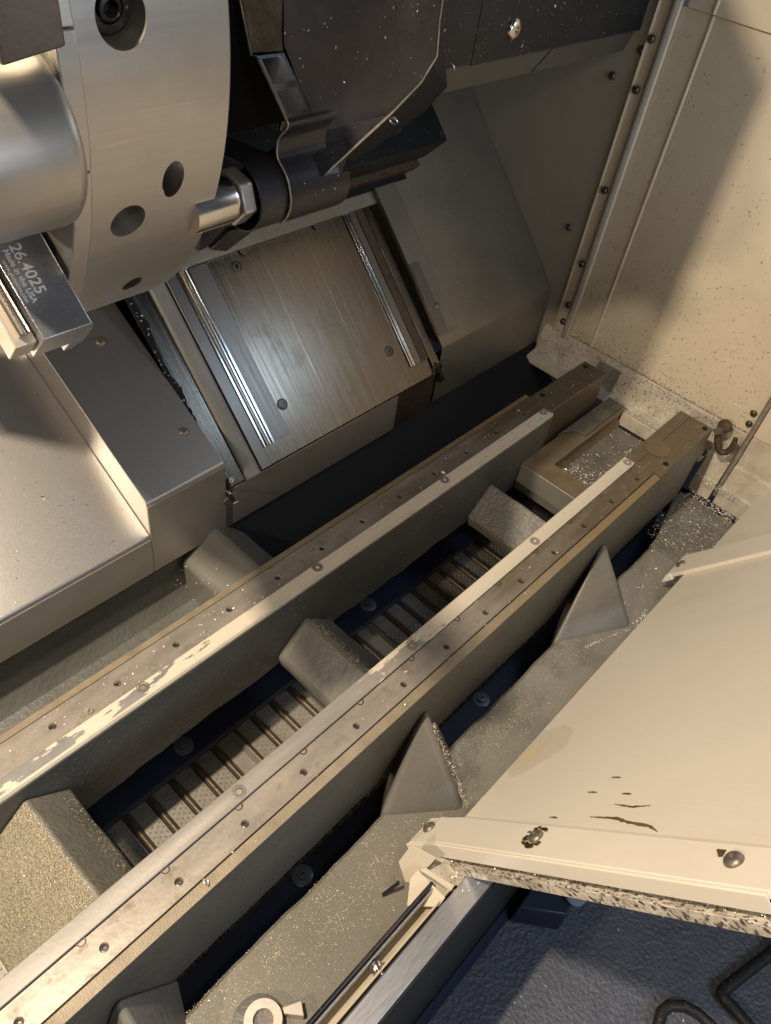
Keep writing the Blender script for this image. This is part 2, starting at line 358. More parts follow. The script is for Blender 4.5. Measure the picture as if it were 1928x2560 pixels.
# near rail
rb, g = guide_rail('guide_rail', 'near steel guide rail next to the sloping beige door panel', .216, .278, (.2585, .2775), (.2285, .2578), (.216, .2285), 1.178, -.158, -1)
cut(g, [b := MB(), [b.lathe([(.0036, -.006), (.0036, -.0012), (.0044, .0005), (.0044, .002)], 18, (x, .2408-.0025*x, 0)) for x in HOLES_B if x < 1.0]][0])
for x in HOLES_B:
    if x < 1.0: inst('hole_plug', plug, rb, (x, .2408-.0025*x, -.0042))
MB().prism([(.2162, -.0044), (.2162, -.0022), (.2266, -.0008), (.2272, -.0014), (.2272, -.0044)], -.35, .993).build('front_ledge', GOLD, rb)
MB().box(.9935, 1.178, .2162, .2283, -.0044, 0.0002).build('rail_tail', GROUND, rb)
sb = MB().prism([(.2588, -.004), (.2588, .0024), (.2594, .0028), (.277, .0028), (.2778, .002), (.2778, -.004)], -.35, .986).build('edge_strip', PEELB, rb, .0003)
MB().box(.9865, 1.178, .2584, .2778, -.0044, .0003).build('rail_tail', GROUND, rb)
for x in (.216-.254, .216, .473, .726, .978): inst('strip_screw', csk, rb, (x, .2675, .0028))
notch = MB().lathe([(.0042, -.001), (.0042, .0004), (.0032, .0004), (.0028, -.0005), (.0001, -.0005)], 20).mesh('strip_notch', SCREW)
for x in [(.038+.0845*i) for i in range(-3, 12)]: inst('strip_notch', notch, rb, (x, .2575, .0002))
for x in (1.028, 1.166): inst('tail_hole', h2, rb, (x, .2262, .0004))
dsk = MB().lathe([(.0215, 0), (.0215, .0005), (.0205, .0007), (.0001, .0007)], 40).build('inlay_disc', mat('disc_steel', (.17, .125, .075), .4, .45, var=(60, .12)), rb, loc=(1.052, .2545, .0004))

# ------------------------------------------------------------------ chip conveyor
cv = thing('chip_conveyor', (.45, .34, -.3), 'hinged steel belt chip conveyor running in the dark below the bed slots', 'conveyor')
PITCH = .03535; X0 = .1375
pb = MB(); pb.box(-PITCH/2+.0062, PITCH/2-.0062, -.104, .104, -.0015, .0015)
pb.box(-PITCH/2+.0045, -PITCH/2+.0062, -.104, .104, -.003, .0002)
for i in range(4):
    for j in range(24):
        x = -.0084+.0056*i; y = -.098+.0085*j+(.00425 if i % 2 else 0)
        ring = [(x+.0019*math.cos(k*math.pi/3), y+.0019*math.sin(k*math.pi/3), .0014) for k in range(6)]
        tp = [(x+.0008*math.cos(k*math.pi/3), y+.0008*math.sin(k*math.pi/3), .0034) for k in range(6)]
        pb.add(ring+tp, [(k, (k+1) % 6, 6+(k+1) % 6, 6+k) for k in range(6)]+[tuple(range(6, 12))])
plate = pb.mesh('hinge_plate', BELT)
fp = MB(); fp.box(-PITCH/2+.0062, PITCH/2-.0085, -.104, .104, -.0015, .0012); fp.prism([(.0085, .001), (.0125, .012), (.0135, .012), (.0105, 0)], -.104, .104, 1)
flat = fp.mesh('cleat_plate', BELT)
rbm = MB()
for k in range(6):
    y0 = -.104+k*.0347; rbm.cyl((0, y0+.0003, 0), (0, y0+.0344, 0), .0052, n=16)
rbm.cyl((0, -.1075, 0), (0, .1075, 0), .0036, n=10)
rodm = rbm.mesh('hinge_rod', ROD)
for i in range(-7, 28):
    x = X0+PITCH*i
    inst('hinge_rod', rodm, cv, (x, .341, -.283))
    if i in (5, 13): inst('cleat_plate', flat, cv, (x+PITCH/2, .341, -.284))
    else: inst('hinge_plate', plate, cv, (x+PITCH/2, .341, -.284))
fb = MB().prism([(.4365, -.262), (.4365, -.25), (.438, -.2485), (.56, -.2485), (.56, -.2515), (.4395, -.2515), (.439, -.262)], -.35, 1.2).build('side_flange', NAVY, cv)
ff = MB().prism([(.2365, -.262), (.2365, -.25), (.235, -.2485), (.06, -.2485), (.06, -.2515), (.2335, -.2515), (.234, -.262)], -.35, 1.2).build('side_flange', NAVY, cv)
wm = MB().lathe([(.0135, 0), (.0135, .0012), (.0128, .0016), (.0055, .0016), (.0055, .0045), (.0028, .0048), (.0024, .003), (.0001, .003)], 28)
wme = wm.mesh('washer', mat('washer_steel', (.16, .17, .19), .42, .4))
for fo, y in ((fb, .458), (ff, .2225)):
    for x in (-.085, .276, .637, .998):
        inst('washer', wme, fo, (x, y, -.2485))
lk = MB()
for i in range(-18, 64):
    x = .1+i*.0177; lk.box(x-.0012, x+.0012, .2368, .2415, -.262, -.2515); lk.box(x+.004, x+.0052, .2368, .241, -.262, -.2515)
tag(lk.build('chain_link', DARKST, cv, smooth=0), kind='stuff')
MB().box(-.35, 1.2, .06, .56, -.36, -.355).build('conveyor_pan', NAVY, cv)

# ------------------------------------------------------------------ stainless stepped cover (left)
sc = thing('stepped_cover', (.2, .6, -.06), 'stainless steel way cover with a raised step, left of the scratched saddle plate', 'way cover')
def pl30(y): return (y-.6)*.577
MB().prism([(.6, -.066), (.6, -.003), (.6018, .0012), (1.05, pl30(1.05)+.001), (1.05, pl30(1.05)-.002), (.6035, -.002), (.602, -.0655)], -.5, .3485).build('low_sheet', STAINX, sc, .0015, 3)
MB().box(-.5, .348, .5985, .5998, -.066, -.0045).build('edge_skirt', SKIRT, sc, .0005)
MB().box(.3488, .4665, .5985, .5998, -.066, .0525).build('edge_skirt', SKIRT, sc, .0005)
MB().prism([(.6, -.066), (.6, .054), (.6016, .058), (1.05, .057+pl30(1.05)), (1.05, -.004+pl30(1.05)), (.61, .001), (.602, -.066)], .3488, .4665).build('raised_sheet', STAINX, sc, .0018, 3)
MB().box(.4668, .4795, .6005, .602, -.0655, .006).build('edge_skirt', STAINX, sc)
scr = button_head(.0062, .003, SCREWR, 'cover_screw')
n30 = toward((0, -.5, .866))
for x, y in ((.444, .652), (.419, .781), (.21, .83)):
    inst('cover_screw', scr, sc, (x, y, .0565+pl30(y)+(.001 if x > .35 else -.056)), n30)
inst('cover_screw', scr, sc, (.4665, .5998, -.012), toward((0, -1, 0)))

# ------------------------------------------------------------------ saddle plate
sd = thing('saddle_plate', (.68, .6, -.06), 'scratched oily saddle plate sloping back between two bright wiper tracks', 'saddle')
R2 = math.sqrt(.5)
def sp(x, u, n=0): return (x, .6+R2*u-R2*n, .01+R2*u+R2*n)
def slab45(x0, x1, u0, u1, n0, n1):
    return MB().hull([sp(x0, u0, n0), sp(x1, u0, n0), sp(x1, u1, n0), sp(x0, u1, n0)], [sp(x0, u0, n1), sp(x1, u0, n1), sp(x1, u1, n1), sp(x0, u1, n1)])
slab45(.4705, .9, -.002, .55, -.012, 0).build('top_plate', SADDLE, sd, .0015)
MB().box(.48, .8138, .5998, .6018, -.065, .0045).build('front_skirt', SKIRT, sd, .0005)
MB().box(.8138, .915, .606, .612, -.1, .0).build('recess_back', RUST, sd)
MB().box(.8142, .818, .6, .606, -.064, .002).build('skirt_edge', DARKST, sd)
# left wiper: rounded outer bar, flat dark bar, tracks
b = MB(); pr = [(.5005, 0), (.5005, .003), (.5025, .0055), (.506, .0068), (.5205, .0068), (.524, .0055), (.5255, .003), (.5255, 0)]
b.hull([sp(x, -.003, n) for x, n in pr], [sp(x, .5, n) for x, n in pr]); b.build('wiper_bar', WIPER, sd, .0008, 2, 20)
slab45(.5275, .5452, -.001, .5, 0, .005).build('wiper_bar', DARKST, sd, .0008)
slab45(.5263, .5272, 0, .5, .0002, .003).build('wiper_seal', RUBSHADE, sd)
for x0, x1, n, mm in ((.5475, .5515, .003, CHROME), (.5525, .556, .0042, ROD), (.557, .5605, .0035, CHROME), (.5615, .566, .0048, CHROME)):
    slab45(x0, x1, .024, .5, 0, n).build('track_strip', mm, sd, .0008)
slab45(.567, .597, .0255, .28, 0, .0018).build('track_pad', DARKST, sd, .0006)
# right wiper
for x0, x1, n, mm in ((.8575, .8605, .003, CHROME), (.8615, .8645, .004, CHROME), (.8655, .8685, .003, CHROME), (.8695, .8825, .0035, DARKST)):
    slab45(x0, x1, .026, .5, 0, n).build('track_strip', mm, sd, .0008)
slab45(.884, .9005, .026, .5, 0, .0035).build('track_strip', RUST, sd, .0008)
slab45(.9015, .9185, .008, .5, -.012, .004).build('wiper_bar', SADDLE, sd, .001)
b = MB()
for k in range(7): b.box(.897+.003*k, .9+.003*k, .597+.002*(k % 3), .607, .006+.004*((k*5) % 4), .013+.004*((k*5) % 4))
b.build('worn_end', RUST, sd, .0006)
slab45(.9188, .926, -.02, .5, -.02, -.008).build('gap_liner', RUBSHADE, sd)
n45 = toward((0, -1, 1)); ss = csk_head(.0075, SCREW, 'plate_screw')
for x, u in ((.607, .066), (.831, .065), (.64, .262)): inst('plate_screw', ss, sd, sp(x, u, .0006), n45)
# ragged dark seam between stepped cover and saddle
b = MB(); pts = []
for u in frange(-.02, .45, .006): pts.append((u, .4755+wob(u, .004, 60)+random.uniform(-.0015, .0015)))
b.loft([[sp(.467, u, .0006), sp(x, u, .0006), sp(x, u, -.001), sp(.467, u, -.001)] for u, x in pts]); b.build('sealant_seam', RUBSHADE, sd)

# ------------------------------------------------------------------ right cover
rc = thing('side_cover', (1.08, .61, -.1), 'dark olive sloped cover sheet between the saddle and the end wall', 'way cover')
MB().prism([(.61, -.112), (.61, .041), (.612, .047), (1.05, .485), (1.05, .478), (.616, .044), (.6125, .038), (.6125, -.112)], .927, 1.2485).build('cover_sheet', OLIVE, rc, .001)
def rp(x, y, n=0): return (x, y-R2*n, .045+(y-.61)+R2*n)
def slabr(x0, x1, y0, y1, n0, n1): return MB().hull([rp(x0, y0, n0), rp(x1, y0, n0), rp(x1, y1, n0), rp(x0, y1, n0)], [rp(x0, y0, n1), rp(x1, y0, n1), rp(x1, y1, n1), rp(x0, y1, n1)])
slabr(.9262, .972, .624, .86, -.0005, .0035).build('edge_plate', OLIVE, rc, .0008)
slabr(.927, .948, .6235, .71, .0036, .0052).build('edge_strip', DARKST, rc, .0006)
inst('cover_screw', scr, rc, rp(.947, .655, .0045), n45)
MB().prism([(.62, -.02), (.616, .045), (.63, .059), (.7, .1)], 1.2487, 1.2497).build('end_gasket', RUBSHADE, rc)

# ------------------------------------------------------------------ cross slide above the saddle
cs = thing('cross_slide', (.75, .8, .23), 'dark cross slide block edged with a cream plate above the saddle', 'slide')
pr = [(.47, .281), (1.0, .281), (1.03, .300), (1.0, .335), (.47, .335)]
MB().hull([sp(x, u, .002) for x, u in pr], [sp(x, u, .010) for x, u in pr]).build('cream_plate', mat('cream_plate', (.30, .255, .18), .45, .2, var=(30, .15)), cs, .001)
slab45(.45, 1.0, .30, .56, .0102, .022).build('slide_rail', RUBSHADE, cs)
slab45(.45, 1.02, .308, .58, .0222, .042).build('slide_base', RUST, cs, .001)
slab45(.45, 1.035, .318, .60, .0425, .10).build('slide_body', BLKPAINT, cs, .002)
inst('slide_bolt', socket_head(.011, .012, SCREW, 'slide_bolt'), cs, sp(.93, .355, .1), toward((0, -.6, .8)))
for x, u in ((.66, .279), (.80, .279)):
    b = MB().cyl(sp(x, u, .0005), sp(x, u, .004), .006, n=14); b.build('corner_bolt', SCREW, cs, .0008)

# ------------------------------------------------------------------ turret disc
TC = Vector((.25, .585, .617)); TR = .224
td = thing('turret_disc', TC, 'big round steel turret disc with clamp holes drilled in its rim', 'turret')
prof = [(.03, -.048), (.03, -.050), (TR-.03, -.050), (TR-.004, -.050), (TR-.0015, -.0475), (TR, -.0455), (TR, .0405), (TR-.003, .0435), (.03, .0435)]
b = MB()
nn = 160
rings = []
for r, h in prof:
    rings.append([(TC.x+h, TC.y+r*math.cos(2*math.pi*k/nn), TC.z+r*math.sin(2*math.pi*k/nn)) for k in range(nn)])
rings.append(rings[0])
b.loft(rings, caps=False)
rim = b.build('rim', TURR, td)
def rimp(x, deg, r): a = math.radians(deg); return Vector((x, TC.y+r*math.cos(a), TC.z+r*math.sin(a)))
cb = MB(); HO = ((.229, 174.2, .0136, .05, 14), (.2295, -158.6, .0112, .03, 0), (.2565, -164.2, .0072, .05, -52), (.2515, -139.3, .0072, .05, -38), (.2295, 205-14+4, .0002, .001, 0))
for x, dg, r, dep, tilt in HO[:4]:
    p = rimp(x, dg, TR); d = (p-rimp(x, dg, 0)).normalized(); d = (Matrix.Rotation(math.radians(tilt), 3, 'X') @ d)
    cb.cyl(p+d*.02, p-d*dep, r, n=40)
cut(rim, cb)
x, dg, r, dep, tilt = HO[0]; p = rimp(x, dg, TR); d = (p-rimp(x, dg, 0)).normalized(); d = Matrix.Rotation(math.radians(tilt), 3, 'X') @ d
b = MB(); b.lathe([(.0122, -.045), (.0122, -.011), (.0113, -.0095), (.0075, -.0095), (.0072, -.0125), (.0062, -.0125), (.0058, -.0085), (.0040, -.008), (.0035, -.014), (.0001, -.014)], 32, p, d); b.build('clamp_bolt', BLKOX, td)
x, dg, r, dep, tilt = HO[2]; p = rimp(x, dg, TR); d = (p-rimp(x, dg, 0)).normalized(); d = Matrix.Rotation(math.radians(tilt), 3, 'X') @ d
b = MB(); q = p-d*.0165+Vector((-.0022, -.0012, -.0022)); b.lathe([(.0044, -.02), (.0044, -.0008), (.0038, 0), (.0026, 0), (.0022, -.004), (.0001, -.004)], 24, q, d); b.build('set_screw', TOOLLT, td)
x, dg, r, dep, tilt = HO[1]; p = rimp(x, dg, TR-.026); d = (p-rimp(x, dg, 0)).normalized()
b = MB(); b.lathe([(.0108, -.004), (.0108, 0), (.0085, -.0035), (.004, -.006), (.0001, -.007)], 24, p, d); b.build('hole_bottom', SHINY, td)
# bolted face plate in front of the left face
for z0, z1 in ((.474, .577), (.5776, .640), (.6406, .80)):
    f = lambda z: .585-math.sqrt(max(.001, .2335**2-(z-.617)**2))
    zz = frange(z0, z1, .01)
    MB().prism([(f(z), z) for z in zz]+[(.50, z1), (.50, z0)], .1888, .1996).build('face_plate', TURR, td, .0008)
# ------------------------------------------------------------------ tool block with lettering, on the left turret face
D_ = Vector((0, -.757, -.654)); N_ = Vector((0, -.654, .757)); CT = Vector((0, .585, .615))
def tb(x, rad, off): return CT+D_*rad+N_*off+Vector((x, 0, 0))
to = thing('tool_block', tb(.16, .19, .04), 'blued steel tool block engraved 26.4025, jutting from the lower turret face', 'tool holder')
def tprism(prof, r0, r1): return MB().hull([tb(x, r0, o) for x, o in prof], [tb(x, r1, o) for x, o in prof])
tprism([(.1562, .066), (.1848, .066), (.1888, .056), (.1888, .036), (.1835, .026), (.178, .026), (.1785, .0385), (.171, .0385), (.1562, .0385)], .12, .253).build('block_body', TOOLST, to, .0006)
tprism([(.1435, .0585), (.1558, .0585), (.1558, .040), (.1435, .040)], .12, .2505).build('clamp_jaw', TOOLLT, to, .0006)
tprism([(.1475, .0588), (.153, .0588), (.153, .0645), (.151, .062), (.1492, .0645), (.1475, .062)], .12, .246).build('jaw_insert', BRASSY, to, .0003)
def lettering(txt, x, rad, size, thick=0):
    cu = bpy.data.curves.new('lettering', 'FONT'); cu.body = txt; cu.size = size; cu.extrude = .00002
    if thick: cu.offset = thick
    o = bpy.data.objects.new('tmp', cu); COL.objects.link(o); bpy.context.view_layer.update()
    me = bpy.data.meshes.new_from_object(o.evaluated_get(bpy.context.evaluated_depsgraph_get())); bpy.data.objects.remove(o)
    me.materials.clear(); me.materials.append(PRINT)
    R = Matrix((D_, Vector((1, 0, 0)), N_)).transposed().to_4x4()
    t = bpy.data.objects.new('lettering', me); COL.objects.link(t); t.parent = to
    R.translation = tb(x, rad, .06606)-wl(to); t.matrix_local = R
    return t
lettering('26.4025', .1655, .2015, .0088, .00012)
lettering('Made in the USA', .1613, .2030, .0044, .0001)
lettering('www.globalcnc.com', .1582, .2080, .0030, .00006)

# a further block of the same kind on the rear of the face: it throws the stepped shadow on the low cover
a = math.radians(303); d3 = Vector((0, math.cos(a), math.sin(a))); n3 = Vector((0, -math.sin(a), math.cos(a)))
tr = thing('tool_block', CT+d3*.19+Vector((.15, 0, 0)), 'plain steel tool block on the rear side of the turret face, above the stepped cover', 'tool holder')
P3 = lambda x, r, o: CT+d3*r+n3*o+Vector((x, 0, 0))
pr = [(.155, -.03), (.1885, -.03), (.1885, .03), (.155, .03)]
MB().hull([P3(x, .11, o) for x, o in pr], [P3(x, .262, o) for x, o in pr]).build('block_body', TOOLLT, tr, .001)
MB().hull([P3(x, .11, .0302 if o < 0 else .055) for x, o in pr], [P3(x, .236, .0302 if o < 0 else .055) for x, o in pr]).build('clamp_jaw', TOOLLT, tr, .001)
# round bar holder standing out of the turret face toward the left
bh = thing('bar_holder', (.1, .374, .59), 'thick plain steel cylinder pointing left out of the turret face', 'tool holder')
bp = [(.0001, .039), (.0425, .039), (.0425, .081), (.0418, .0845), (.0395, .087), (.036, .088), (.0001, .088)]
MB().lathe(bp, 96, (.1, .376, .591), (1, 0, 0)).build('barrel', TURR, bh)
BLK2 = mat('dark_tool_steel', (.14, .115, .095), .4, .5, var=(30, .15), bump=(200, .05, 3))
db = thing('tool_block', (.14, .34, .66), 'dark square tool block above the steel cylinder on the turret', 'tool holder')
MB().hull([(.134, .288, .651), (.155, .281, .657), (.155, .282, .70), (.134, .289, .70)], [(.134, .36, .67), (.155, .36, .672), (.155, .36, .72), (.134, .36, .72)]).build('block_body', BLK2, db, .001)

# ------------------------------------------------------------------ turret housing
th = thing('turret_housing', (.42, .42, .55), 'dark sheet metal turret housing with angled lower edge behind the disc', 'housing')
# sheet: flat above, curving forward over the pipe at its lower left tip
ROWS = [((.362, 1.0), (.512, 1.0), .3995), ((.362, .63), (.512, .63), .3995), ((.3635, .604), (.5125, .604), .3995), ((.377, .581), (.516, .581), .3995), ((.389, .563), (.502, .565), .3990),
        ((.3885, .547), (.471, .5468), .396), ((.3885, .538), (.455, .539), .390), ((.390, .529), (.436, .530), .382), ((.3925, .519), (.413, .519), .374), ((.3945, .511), (.4005, .511), .370), ((.3945, .503), (.397, .5035), .369)]
def drawn(x, z, y):
    k = y/.3995; return Vector((x*k, y, .75-(.75-z)*k))
rings = []
for (x0, z0), (x1, z1), y in ROWS:
    a, c = drawn(x0, z0, y), drawn(x1, z1, y); bk_ = Vector((0, .0022, .0006)); rings.append([a, c, c+bk_, a+bk_])
MB().loft(rings).build('front_sheet', BLKOX, th, .0003, 2, 50)
fr = [(.420, .4022, 1.0), (.511, .4022, 1.0), (.511, .4022, .618), (.516, .4022, .5745), (.470, .4022, .548), (.420, .4022, .5235)]
bk = [(.60, .597, 1.0), (.755, .597, 1.0), (.757, .597, .555), (.80, .597, .462), (.765, .597, .440), (.655, .597, .405)]
MB().hull(fr, bk).build('housing_body', mat('matt_black', (.013, .013, .013), .6, 0, spec=.15), th)
MB().box(.30, .46, .44, .9, .54, 1.0).build('housing_core', RUBSHADE, th)
# curled left edge of the sheet: a flat bent band above, an S curve round the pipe below
def thick(prof, t):
    out = []
    for i, p in enumerate(prof):
        a = Vector(prof[max(0, i-1)]); c = Vector(prof[min(len(prof)-1, i+1)]); d = (c-a).normalized()
        out.append((p[0]+d.y*t, p[1]-d.x*t))
    return out
A = [(.345, .408, .598), (.345, .403, .599), (.345, .389, .585), (.345, .375, .572), (.345, .3735, .569)]
B_ = [(.363, .3992, .6005), (.3632, .399, .600), (.376, .399, .5815), (.389, .399, .562), (.391, .3985, .558)]
off = Vector((.0009, .0012, -.0009))
MB().loft([[Vector(p), Vector(q), Vector(q)+off, Vector(p)+off] for p, q in zip(A, B_)]).build('bent_band', BLKOX, th, 0, 2, 60)
SC = [(.389, .585), (.375, .572), (.3732, .569), (.3745, .566), (.381, .559), (.3825, .553), (.382, .546), (.376, .541), (.371, .535), (.368, .526), (.368, .518), (.372, .509), (.380, .502), (.389, .4995)]
from mathutils import geometry
sm = []
for i in range(1, len(SC)-2):
    p0, p1, p2, p3 = [Vector(q) for q in SC[i-1:i+3]]
    for k in range(4):
        t = k/4; sm.append(tuple(.5*((2*p1)+(p2-p0)*t+(2*p0-5*p1+4*p2-p3)*t*t+(3*p1-p0-3*p2+p3)*t**3)))
bk = thick(sm, -.0016)
n = len(sm)
rings = []
for k in range(n):
    x1 = .388 if k < 22 else (.372 if k < 30 else .40)
    rings.append([(.345, *sm[k]), (x1, *sm[k]), (x1, *bk[k]), (.345, *bk[k])])
MB().loft(rings).build('curled_edge', BLKOX, th, .0003, 2, 60)
b = MB(); b.hull([(.345, .4505, .73), (.3605, .3988, .73), (.3605, .3988, .612), (.3625, .3990, .601), (.345, .4075, .5995)], [(.345, .4525, .73), (.361, .4005, .73), (.361, .4005, .612), (.363, .4007, .601), (.3455, .4092, .5995)]); b.build('worn_patch', mat('worn_bronze', (.15, .125, .08), .5, .3, var=(90, .35), bump=(180, .3, 4)), th)

EDGE = mat('edge_highlight', (.34, .28, .2), .4, .5, var=(200, .3))  # light brown painted as the highlight along the sheet edges
MB().tube([drawn(x, z, y) for (x, z), y in [(r_[1], r_[2]) for r_ in ROWS]], .0009, 8).build('highlight_bead', EDGE, th, 0, 2, 60)
MB().tube([(.345, .438, .66), (.345, .4185, .625), (.345, .408, .598), (.345, .403, .599)]+[(.3448, *q) for q in sm[::2]], .00075, 8).build('highlight_bead', EDGE, th, 0, 2, 60)
# ------------------------------------------------------------------ coolant pipe
cp = thing('coolant_pipe', (.35, .395, .515), 'bright steel pipe fitting with hex nut beside the turret disc', 'pipe fitting')
MB().lathe([(.0001, -.02), (.0150, -.02), (.0150, .010), (.0142, .0125), (.0105, .0135), (.0001, .0135)], 40, (.2965, .389, .525), (1, 0, 0)).build('ferrule', SHINY, cp)
b = MB(); hx = [(.389+.0175*math.cos(math.radians(60*k+12)), .525+.0175*math.sin(math.radians(60*k+12))) for k in range(6)]
b.prism(hx, .3102, .3205); b.build('hex_nut', TURR, cp, .0012)
def sleeve(x0, x1, cy, cz, r, tail):
    b = MB(); arc = [(cy+r*math.cos(math.radians(a)), cz+r*math.sin(math.radians(a))) for a in range(95, 296, 10)]
    arc = [(cy+.05, cz+r*.8)]+arc+[(cy+.03, cz-r*.95)] if tail else arc
    inn = [(cy+(p[0]-cy)*.93, cz+(p[1]-cz)*.93) for p in arc]
    n = len(arc)
    rings = [[(x, *p) for p in arc]+[(x, *p) for p in inn[::-1]] for x in (x0, x1)]
    b.loft(rings); return b
sleeve(.3215, .3465, .3925, .5225, .0230, True).build('pipe_sleeve', BLKOX, cp, .0006)
MB().cyl((.318, .392, .5225), (.405, .398, .517), .0150, n=32).build('pipe', BLKOX, cp)
MB().hull([(.325, .406, .492), (.347, .400, .492), (.333, .42, .468), (.322, .425, .470)], [(.327, .412, .492), (.349, .406, .492), (.335, .426, .468), (.324, .431, .470)]).build('strap_foot', BLKOX, cp, .0008)
MB().hull([(.33, .44, .478), (.455, .42, .520), (.455, .43, .49), (.33, .45, .455)], [(.33, .47, .478), (.455, .47, .520), (.455, .47, .49), (.33, .47, .455)]).build('bracket', BLKOX, cp, .001)

# ------------------------------------------------------------------ upper dark panel
up = thing('upper_panel', (1.0, .6, .48), 'black overhead panel with one bright button screw near the end wall', 'panel')
MB().box(.56, .8395, .598, .602, .481, 1.0).build('panel_sheet', BLKPAINT, up, .0006)
MB().box(.8405, 1.2488, .598, .602, .479, 1.0).build('panel_sheet', BLKPAINT, up, .0006)
LIP = mat('lip_enamel', (.085, .075, .057), .45, .1, var=(8, .15), bump=(120, .05, 3))
MB().hull([(.56, .6045, .4795), (1.028, .6045, .4795), (1.002, .615, .447), (.56, .615, .447)], [(.56, .6075, .4795), (1.028, .6075, .4795), (1.002, .618, .447), (.56, .618, .447)]).build('under_lip', LIP, up)
MB().hull([(1.0325, .6045, .4795), (1.2487, .6045, .4795), (1.2487, .615, .447), (1.0065, .615, .447)], [(1.0325, .6075, .4795), (1.2487, .6075, .4795), (1.2487, .618, .447), (1.0065, .618, .447)]).build('under_lip', LIP, up)
MB().box(.56, 1.2487, .619, .80, .4465, .4785).build('lip_core', RUBSHADE, up)
inst('button_screw', button_head(.0125, .006, SHINY, 'button_screw'), up, (.913, .598, .511), toward((0, -1, 0)))

# ------------------------------------------------------------------ end wall
ew = thing('end_wall', (1.25, .3, -.16), 'cream enamelled end wall with bolted vertical channel and a ledge of chips', 'wall panel')
WX = 1.25
MB().box(WX, WX+.004, .583, 1.14, -.2, 1.0).build('back_panel', WALLG, ew)
MB().prism([(WX, .5825), (WX-.006, .5825), (WX-.006, .580), (WX-.002, .579), (WX-.002, .562), (WX-.0065, .5605), (WX-.0065, .5475), (WX, .5465), (WX+.004, .5465), (WX+.004, .5825)], -.075, 1.0, 2).build('corner_channel', WALLB, ew, .0012)
MB().cyl((WX-.003, .5555, -.03), (WX-.003, .5555, 1.0), .0062, n=20).build('seal_tube', mat('seal_grey', (.30, .28, .235), .5, 0, var=(20, .1)), ew)
MB().box(WX, WX+.004, .174, .546, -.021, .523).build('main_panel', WALLB, ew, .0008)
MB().box(WX-.0035, WX+.004, .174, .538, .5235, 1.0).build('top_panel', WALLB, ew, .0008)
MB().cyl((WX+.0008, .4975, -.02), (WX+.0008, .4975, .5225), .0032, n=12).build('pressed_rib', WALLB, ew)
MB().cyl((WX-.0028, .4975, .525), (WX-.0028, .4975, 1.0), .0032, n=12).build('pressed_rib', WALLB, ew)
MB().box(WX, WX+.004, -.35, .166, -.021, 1.0).build('side_panel', WALLB, ew, .0008)
b = MB().cyl((WX-.006, .170, -.16), (WX-.006, .170, 1.0), .0042, n=18); b.build('seal_rod', mat('rod_grey', (.30, .265, .205), .4, .3, var=(60, .25)), ew)
MB().prism([(WX+.003, -.0215), (WX-.004, -.0225), (WX-.018, -.074), (WX-.046, -.0795), (WX-.046, -.09), (WX+.003, -.09)], .216, .60, 1).build('chip_ledge', WALLD, ew, .001)
MB().prism([(WX+.003, -.0215), (WX-.002, -.0225), (WX-.004, -.082), (WX-.010, -.084), (WX-.0165, -.128), (WX-.0205, -.1305), (WX-.0225, -.165), (WX+.003, -.2)], .175, .2158, 1).build('chip_ledge', WALLD, ew, .001)
MB().prism([(WX+.003, -.0215), (WX-.002, -.0225), (WX-.004, -.082), (WX-.010, -.084), (WX-.0165, -.128), (WX-.0205, -.1305), (WX-.0225, -.165), (WX+.003, -.2)], -.3, .165, 1).build('chip_ledge', WALLD, ew, .001)
MB().box(1.2, 1.235, -.3, .6, -.22, -.175).build('gutter', RUBSHADE, ew)
wsc = button_head(.0062, .0045, SCREW, 'wall_screw'); qx = toward((-1, 0, 0))
for y, z in ((.587, .455), (.5745, .474), (.572, .405), (.5695, .25), (.5665, .118), (.566, .035), (.5655, .0), (.62, .41), (.615, .165)):
    inst('wall_screw', wsc, ew, (WX-.0005 if y > .583 else WX-.0055, y, z), qx)
for y, z in ((.184, .018), (.182, -.003)): inst('wall_screw', wsc, ew, (WX, y, z), qx)
MB().box(WX-.0012, WX, .2, .232, -.018, .018).build('patch_plate', WALLB, ew, .0004)

# hook latch
hl = thing('hook_latch', (1.225, .205, -.03), 'rusty bolt with a curved hook at the far end of the near rail', 'latch')
MB().lathe([(.0001, 0), (.0105, 0), (.012, .004), (.012, .009), (.009, .012), (.0001, .013)], 20, (1.232, .209, -.018), (-.8, .3, .4)).build('nut', RUST, hl)
b = MB()
for k in range(4): b.lathe([(.0062, k*.003), (.0072, k*.003+.0015), (.0062, k*.003+.003)], 16, (1.222, .212, -.022), (-.6, .5, -.6))
b.build('bolt_thread', SCREWR, hl)
b = MB(); b.tube([(1.215, .211, -.03), (1.214, .206, -.042), (1.214, .199, -.052), (1.215, .193, -.056), (1.216, .186, -.052), (1.217, .182, -.042), (1.217, .182, -.03), (1.217, .184, -.019)], [.0062, .006, .0056, .0056, .0056, .0054, .005, .004], 14); b.build('hook', RUST, hl, 0, 2, 60)
MB().box(1.205, 1.222, .2105, .217, -.075, -.058).build('clip', DARKST, hl, .002)

